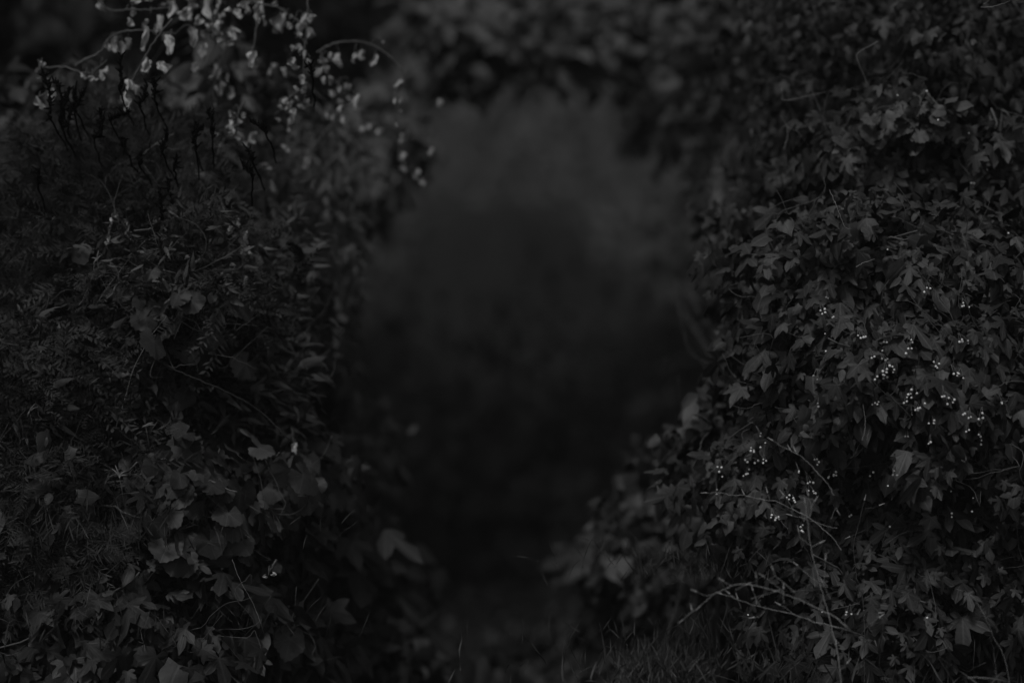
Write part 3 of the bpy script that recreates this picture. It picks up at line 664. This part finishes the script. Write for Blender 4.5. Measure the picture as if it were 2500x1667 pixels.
# ------------------------------------------------------------------ dried vines, upper left
def dry_leaf(c, w, h, n=1):
    out = []
    for i in range(n):
        cc = np.array(c) + (0 if n == 1 else 1) * np.array([U(-.5, .5) * w, U(-.02, .02), U(-.35, .35) * h])
        ww, hh = (w, h) if n == 1 else (w * U(.35, .65), h * U(.35, .6))
        nx_, nz_ = 7, 9
        a = rng.uniform(0, 6.28, 8); tw = U(-.9, .9); yaw = U(-1, 1)
        sx_, sz_ = np.meshgrid(np.linspace(-1, 1, nx_), np.linspace(0, 1, nz_))
        prof = np.sin(np.pi * np.clip(sz_ * .9 + .08, 0, 1)) ** .6 * (1 + .28 * np.sin(sz_ * 9 + a[0]))
        X = sx_ * prof * .5 + .16 * np.sin(sz_ * 5 + a[1]); 
        Y = .28 * np.sin(sx_ * 3.2 + a[2] + 2 * sz_) + .16 * np.sin(sx_ * 7 + sz_ * 6 + a[3])
        Z = .5 - sz_ + .07 * np.sin(sx_ * 6 + a[4]) * (sz_ + .3)
        th = tw * (sz_ - .5) + yaw
        X2 = X * np.cos(th) - Y * np.sin(th); Y2 = X * np.sin(th) + Y * np.cos(th)
        roll = U(-.35, .35)
        P = np.stack([X2 * ww, Y2 * ww, Z * hh], -1).reshape(-1, 3)
        x_, z_ = P[:, 0].copy(), P[:, 2].copy(); P[:, 0] = x_ * math.cos(roll) + z_ * math.sin(roll); P[:, 2] = z_ * math.cos(roll) - x_ * math.sin(roll)
        V = P + cc; F = []
        for j in range(nz_ - 1):
            for k in range(nx_ - 1):
                q = j * nx_ + k; F += [(q, q + 1, q + nx_ + 1), (q, q + nx_ + 1, q + nx_)]
        A = np.stack([1 - np.abs(sx_.ravel()) * .6, sz_.ravel(), np.full(nx_ * nz_, U(.2, 1))], 1)
        out.append((V, np.array(F), A))
    return join(out)
PX = 1 / 2.613 * KW / 2500
def dried_vine(label, f, D, stem, leaves, mat='stem', r0=.003):
    """stem: crop points; leaves: (x, y, w, h, how many folded blades)"""
    D = 5.7 + (D - 5.7) * .55
    P = [at(*f(x, y), D) for x, y in stem]
    r = root_empty('dried_vine', P[0])
    v_, f_, a_ = tube(P, r0, r0 * .5, 5, 6, wig=.001); mesh_obj('stem', v_, f_, M[mat], r, a_)
    for (x, y, w, h, n) in leaves:
        d = D + U(-.06, .06); c = at(*f(x, y), d)
        v_, f_, a_ = dry_leaf(c, w * PX * d * 1.15, h * PX * d, n)
        o = mesh_obj('dried_leaf', v_, f_, M['dry'], r, a_)
        # its leaf stalk, up to the vine
        q = min(catmull(P, 5), key=lambda p: np.linalg.norm(p - c) + (0.2 if p[2] < c[2] else 0))
        t = c + np.array([0, 0, h * PX * d * .45])
        v_, f_, a_ = tube([q, (q + t) / 2 + [0, .01, .015], t], .0011, .0009, 4, 3)
        s = mesh_obj('stalk', v_, f_, M['stem'], r, a_)
        s.parent = o
    tag(r, label, 'dried vine', 'dried vines hanging over the left bank')
dried_vine('dried vine at the top with crumpled leaves hanging singly over the black gap', TL, 6.5, [(560,-60),(620,-10),(700,60),(830,60),(960,60),(1080,40)], [(640,30,60,80,1),(830,120,60,130,2),(855,10,60,40,1),(960,140,60,110,2),(1030,170,50,150,1),(1020,20,110,70,3),(1095,60,50,110,1)])
dried_vine('slanting dried vine with a row of pale leaves over the black gap', TL, 6.4, [(480,420),(560,370),(640,330),(700,240),(800,200),(920,195),(1010,205),(1120,215)], [(735,280,55,100,1),(780,310,45,100,1),(822,275,40,70,1),(690,300,30,50,1),(920,240,45,150,1),(1085,280,55,120,1),(1235,230,60,120,1)])
dried_vine('thin dried stem bearing the large ragged leaf and the bright pair below it', TL, 6.2, [(1100,120),(1000,240),(940,340),(870,460),(830,540)], [(980,400,110,170,2),(930,410,40,90,1),(820,540,50,70,1),(855,555,45,90,1),(795,630,40,90,1),(812,670,50,80,1)])
dried_vine('dried vine with dull curled leaves near the black seed stalks', TL, 6.4, [(240,380),(280,430),(420,430),(560,470),(640,420),(680,380)], [(655,440,60,120,2),(265,410,35,40,1),(250,460,45,60,1),(545,490,60,60,2),(590,500,50,35,1)])
dried_vine('two dull curled leaves on a dried stem, lowest before the feathery weed', TL, 6.2, [(300,500),(330,550),(280,600),(250,620)], [(335,600,45,80,1),(250,655,50,90,1)])
dried_vine('tangle of dried leaves and stems at the top centre of the left bank', TL, 6.7, [(1380,-60),(1390,40),(1385,150),(1370,290),(1330,380),(1260,470)], [(1200,110,90,110,3),(1330,50,50,130,1),(1390,60,60,120,2),(1200,20,110,80,3),(1330,200,90,110,3),(1430,180,110,110,4),(1360,280,90,80,2),(1460,270,70,90,2),(1290,330,45,80,1),(1490,230,50,60,1),(1260,130,50,70,1),(1440,60,60,80,2)])
dried_vine('dried vine of shredded pale leaves falling past the forked grey branch', TL, 6.8, [(1440,250),(1430,340),(1400,420),(1370,520),(1360,640)], [(1340,500,60,60,2),(1390,450,50,100,1),(1430,520,60,130,2),(1380,590,50,110,2),(1470,590,40,80,1),(1370,680,30,40,1),(1240,430,40,60,1)])
dried_vine('dried vine with the largest bright heart shaped leaf at the top', TL, 6.6, [(1560,-60),(1640,20),(1760,40),(1860,110),(1940,160)], [(1550,90,80,110,2),(1560,30,60,60,1),(1655,50,60,80,1),(1640,120,30,80,1),(1770,20,60,40,2),(1782,145,90,130,1),(1865,190,70,80,2),(1930,140,60,130,1),(1855,105,25,30,1),(1685,130,25,60,1)])
dried_vine('thin plumb stem with two dull curled leaves, beside the heart shaped one', TL, 6.6, [(1655,60),(1640,160),(1625,260),(1610,330)], [(1605,370,45,100,1),(1620,410,50,70,1)])
dried_vine('straight upright dead stem wrapped in shredded leaves', TL, 6.5, [(1966,-60),(1962,100),(1950,250),(1938,420),(1945,640)], [(1990,120,40,60,1),(1975,210,50,70,1),(1900,310,60,90,3),(1960,330,50,110,2),(1910,400,70,90,3),(1980,400,50,70,2),(1950,500,60,120,3),(1900,560,60,70,2),(1950,670,60,60,3)])
dried_vine('bunch of curled pale leaves under the arching stem, nearest the opening', TL, 6.9, [(2050,320),(2060,400),(2100,480),(2160,540),(2200,600)], [(2045,395,60,90,2),(2085,385,50,90,2),(2060,450,80,70,2),(2095,490,60,90,2),(2135,570,60,80,2),(2175,545,50,90,2),(2225,540,60,70,2),(2165,650,60,110,2),(2240,610,60,90,2),(2270,650,40,110,1),(2025,460,40,60,1)])
dried_vine('long arching stem with dangling bits, drooping leaf string at its tip', TC, 6.8, [(-60,300),(0,265),(60,245),(150,238),(260,262),(350,320),(400,370),(435,430),(425,480),(405,560),(400,650),(392,720)], [(65,345,45,90,1),(155,330,30,60,1),(190,315,45,60,1),(265,345,35,80,1),(412,485,45,70,1),(402,560,35,70,2),(405,640,30,50,2),(390,700,25,50,2),(320,240,20,20,1)])
dried_vine('bunch of shredded pale leaves at the foot of the upright dead stem', TL, 6.6, [(1940,560),(1880,600),(1830,650),(1860,760)], [(1840,640,90,90,3),(1800,690,60,50,2),(1870,700,60,90,2),(1860,770,45,80,1),(1880,640,60,80,2),(1950,660,60,70,2),(1750,750,70,50,2),(1845,830,25,40,1)])
dried_vine('sprawling bunch of pale dried leaves in the middle of the upper left', TL, 6.5, [(1560,640),(1520,720),(1500,800),(1440,880),(1380,1000)], [(1440,810,60,70,2),(1500,790,50,120,2),(1535,760,60,80,2),(1530,870,70,100,1),(1560,900,70,60,2),(1610,880,50,70,1),(1400,870,60,60,2),(1480,730,40,60,1),(1400,930,50,60,2),(1380,1010,60,70,2),(1450,860,60,50,2)])
dried_vine('faint dried leaves trailing down toward the opening, soft and blurred', TL, 7.2, [(2110,680),(2130,760),(2060,860),(1980,960),(1950,1060)], [(2105,760,60,90,2),(2185,760,25,50,1),(1960,1040,50,70,1),(1830,950,60,60,2),(1690,1060,60,40,1),(2000,1170,30,50,1),(1730,440,50,90,2),(1790,470,50,70,2)])
dried_vine('blurred pale trail of dried leaves crossing high into the mist', TC, 7.8, [(460,740),(450,800),(410,900),(500,1000),(620,1090)], [(250,740,90,70,3),(450,800,55,70,2),(405,920,60,90,2),(440,960,50,60,2),(500,1000,60,80,2),(640,590,40,50,1),(595,870,30,50,1),(560,1050,50,50,1)])
dried_vine('strip of dried flower heads standing upright in the spiky weed', ML, 6.1, [(1400,-40),(1450,80),(1530,160),(1560,300),(1560,480),(1558,600)], [(1490,150,50,70,2),(1520,110,30,50,1),(1550,230,60,120,4),(1570,320,60,110,4),(1480,390,60,80,2),(1310,420,50,60,2),(1385,340,45,50,2),(1560,490,30,75,1),(1558,598,18,24,1),(1500,200,40,50,2),(1290,215,20,30,1)])
dried_vine('short strip of dried petals in the middle of the fine leaved weed', ML, 6.0, [(720,80),(700,160),(685,250),(640,330)], [(690,190,40,60,2),(685,240,35,70,2),(745,75,25,25,1),(710,95,20,25,1),(805,110,30,60,2),(780,525,40,18,1),(725,465,22,30,1),(1030,440,30,60,2),(1010,490,40,30,1),(1195,335,30,30,1)])
dried_vine('hanging tassel of small leaves drooping down the misty opening edge', ML, 8.0, [(2070,-20),(2110,100),(2140,300),(2160,560),(2185,720),(2160,850),(2165,980)], [(2090,60,60,110,4),(2125,200,60,120,4),(2150,330,50,110,3),(2150,520,50,100,3),(2160,620,45,90,3),(2190,720,55,90,3),(2165,800,50,80,3),(2155,880,45,80,3),(2165,965,35,50,2),(1990,320,40,90,3),(2000,420,35,70,2)])
dried_vine('pale curled husk beside two dark holes low in the grape leaves', BL, 5.75, [(1240,780),(1215,830),(1190,880)], [(1190,888,65,70,2)])
dried_vine('bright split husk at the inner edge of the grape leaves', BL, 6.2, [(1340,-60),(1345,10),(1360,60)], [(1360,70,34,70,1),(1420,270,50,40,2)])
# pale forked sprigs
def sprigs(label, f, x, y, D, dirs):
    c = at(*f(x, y), D); r = root_empty('pale_sprig', c)
    v_, f_, a_ = tube([c + [0, .1, -.1], c], .002, .0012, 4, 3); mesh_obj('stem', v_, f_, M['twig'], r, a_)
    for dx, dz in dirs:
        e = c + np.array([dx, U(-.01, .01), dz]) * .001
        v_, f_, a_ = tube([c, (c + e) / 2 + [0, -.004, .002], e], .0028, .0006, 5, 3); mesh_obj('leaflet', v_, f_, M['dry'], r, a_)
    tag(r, label, 'sprig', 'pale sprigs in the left bank')
sprigs('forked pale sprig pointing up in the fine weed', ML, 620, 350, 5.8, [(-10,-12),(14,12),(4,22),(-14,4)])
sprigs('pale claw shaped sprig at the far left edge of the bank', ML, 190, 1320, 5.7, [(20,12),(14,20),(8,14),(-6,-14)])
sprigs('bright claw shaped sprig above the largest grape leaves', BL, 240, 250, 5.65, [(-18,18),(-10,26),(14,12),(20,2),(2,-10)])
sprigs('small pale sprig above the fallen stick', ML, 930, 1410, 5.75, [(18,8),(24,2),(-10,-6)])

# grey branches among the dried leaves
for lab, f, D, lines, r0 in [
    ('forked grey branch dropping between the dried leaves', TL, 6.7, [[(1500,200),(1530,300),(1555,480),(1600,620),(1650,690),(1625,760)],[(1600,590),(1660,550),(1700,420)],[(1360,800),(1460,730),(1555,630)],[(1250,470),(1300,400),(1330,350)]], .006),
    ('pale crossing stems in the middle of the fine weed', TL, 6.0, [[(900,1000),(960,940),(1110,850)],[(910,1045),(960,1110),(1010,1180)],[(1000,1030),(1020,1100)],[(900,1020),(1000,1030)]], .003),
    ('long dark stem winding down through the spiky weed', TL, 6.1, [[(1220,1030),(1280,1160),(1330,1240),(1385,1320),(1395,1420),(1360,1540)]], .003),
    ('curved stem rising against the mist at the opening edge', TL, 6.9, [[(2050,1085),(2150,985),(2220,900),(2285,780)],[(2150,985),(2200,960),(2260,945)]], .003),
    ('forked faint stem reaching toward the opening above the tassel', ML, 6.7, [[(1560,220),(1640,170),(1715,120),(1770,100)],[(1715,120),(1705,70)],[(1560,140),(1600,110),(1660,125)]], .0025),
    ('thin diagonal stem with nodes crossing the streaky weed', ML, 5.8, [[(610,635),(720,480),(850,310),(930,220)]], .0022),
    ('forked stem under the pale forked sprig', ML, 5.8, [[(480,680),(540,580),(590,450),(605,360)]], .0025),
    ('slanting thin stem below the scalloped leaves', ML, 5.75, [[(740,1420),(800,1230),(850,1050),(960,850),(1060,710)]], .0025),
    ('thin stem winding down between the big grape leaves', BL, 5.6, [[(960,780),(990,870),(1040,970),(1100,1080),(1160,1250)]], .0018)]:
    twigs('grey_branch', lab, 'branch', f, D, lines, r0=r0, mat='twig' if r0 < .0035 else 'stem', buds=False, group='stems in the left bank')
P = [at(*ML(x, y), 5.72) for x, y in [(940,960),(1120,1050),(1250,1110),(1440,1190),(1640,1300),(1850,1500)]]
v_, f_, a_ = tube(P, .0019, .0014, 6, 6, wig=.001)
tag(mesh_obj('fallen_stick', v_, f_, M['limb'], None, a_), 'long thin fallen stick slanting across the left bank', 'stick')

# black seed stalks
stalks = [[(270,460),(300,530),(325,640),(320,760)],[(345,520),(380,570),(395,700),(390,800)],[(440,575),(425,640),(400,690)],[(475,575),(482,640),(470,700)],[(540,575),(510,640),(480,700)],[(450,690),(435,780),(400,820)],
 [(975,510),(990,560),(985,640)],[(940,545),(920,620),(895,670)],[(1255,790),(1245,860),(1250,960)],[(1295,825),(1255,830),(1235,900)],[(1070,860),(1045,920),(1035,975)],[(1325,700),(1350,770),(1355,880)],[(1600,775),(1660,810),(1700,850)],[(1550,1060),(1585,1090),(1610,1130)],
 [(1015,1235),(1030,1310),(1035,1400)],[(250,1080),(245,1180)],[(785,880),(795,940)],[(890,980),(892,1050)],[(1590,960),(1612,1030)],[(820,715),(770,735),(700,765)],[(640,700),(650,780),(640,860),(600,880)],[(1130,1010),(1110,1080)],[(1970,420),(1995,480)],[(770,360),(775,480),(770,600)],[(1080,1150),(1085,1240)]]
for i, s in enumerate(stalks):
    D = 5.85
    P = [at(*TL(x, y), D) for x, y in s]
    P[0] = P[0]
    r = root_empty('black_seed_stalk', P[-1])
    v_, f_, a_ = tube(P + [P[-1] + [U(-.02, .02), .16, -.06]], .003, .002, 5, 5, wig=.002); mesh_obj('stem', v_, f_, M['dark'], r, a_)
    C = catmull(P, 7); K = []
    for p in C[::1]:
        for _ in range(2):
            e = p + rng.normal(size=3) * .007 + [0, 0, .008]
            K.append(tube([p, e], .003, .0015, 4, 2))
    v_, f_, a_ = join(K); mesh_obj('seed_head', v_, f_, M['dark'], r, a_)
    tag(r, 'thin black seed stalk silhouetted against the left bank weeds', 'seed stalk', 'black seed stalks in the left bank')

# ------------------------------------------------------------------ the misty air
hz = bpy.data.materials.new('haze'); hz.use_nodes = True
hn = hz.node_tree.nodes; hn.clear(); ho = hn.new('ShaderNodeOutputMaterial'); pv = hn.new('ShaderNodeVolumePrincipled')
pv.inputs['Color'].default_value = (.85, .85, .85, 1); pv.inputs['Density'].default_value = .0017
hz.node_tree.links.new(pv.outputs[0], ho.inputs['Volume'])
x0, x1, y0, y1, z0, z1 = -51, 51, -15, 81, -1.3, 21
Vh = [(x, y, z) for z in (z0, z1) for y in (y0, y1) for x in (x0, x1)]
Fh = [(0, 2, 3, 1), (4, 5, 7, 6), (0, 1, 5, 4), (2, 6, 7, 3), (0, 4, 6, 2), (1, 3, 7, 5)]
tag(mesh_obj('haze', Vh, Fh, hz, smooth=False, nper=4), 'thin even mist filling the air of the hollow', 'haze', kind='stuff')
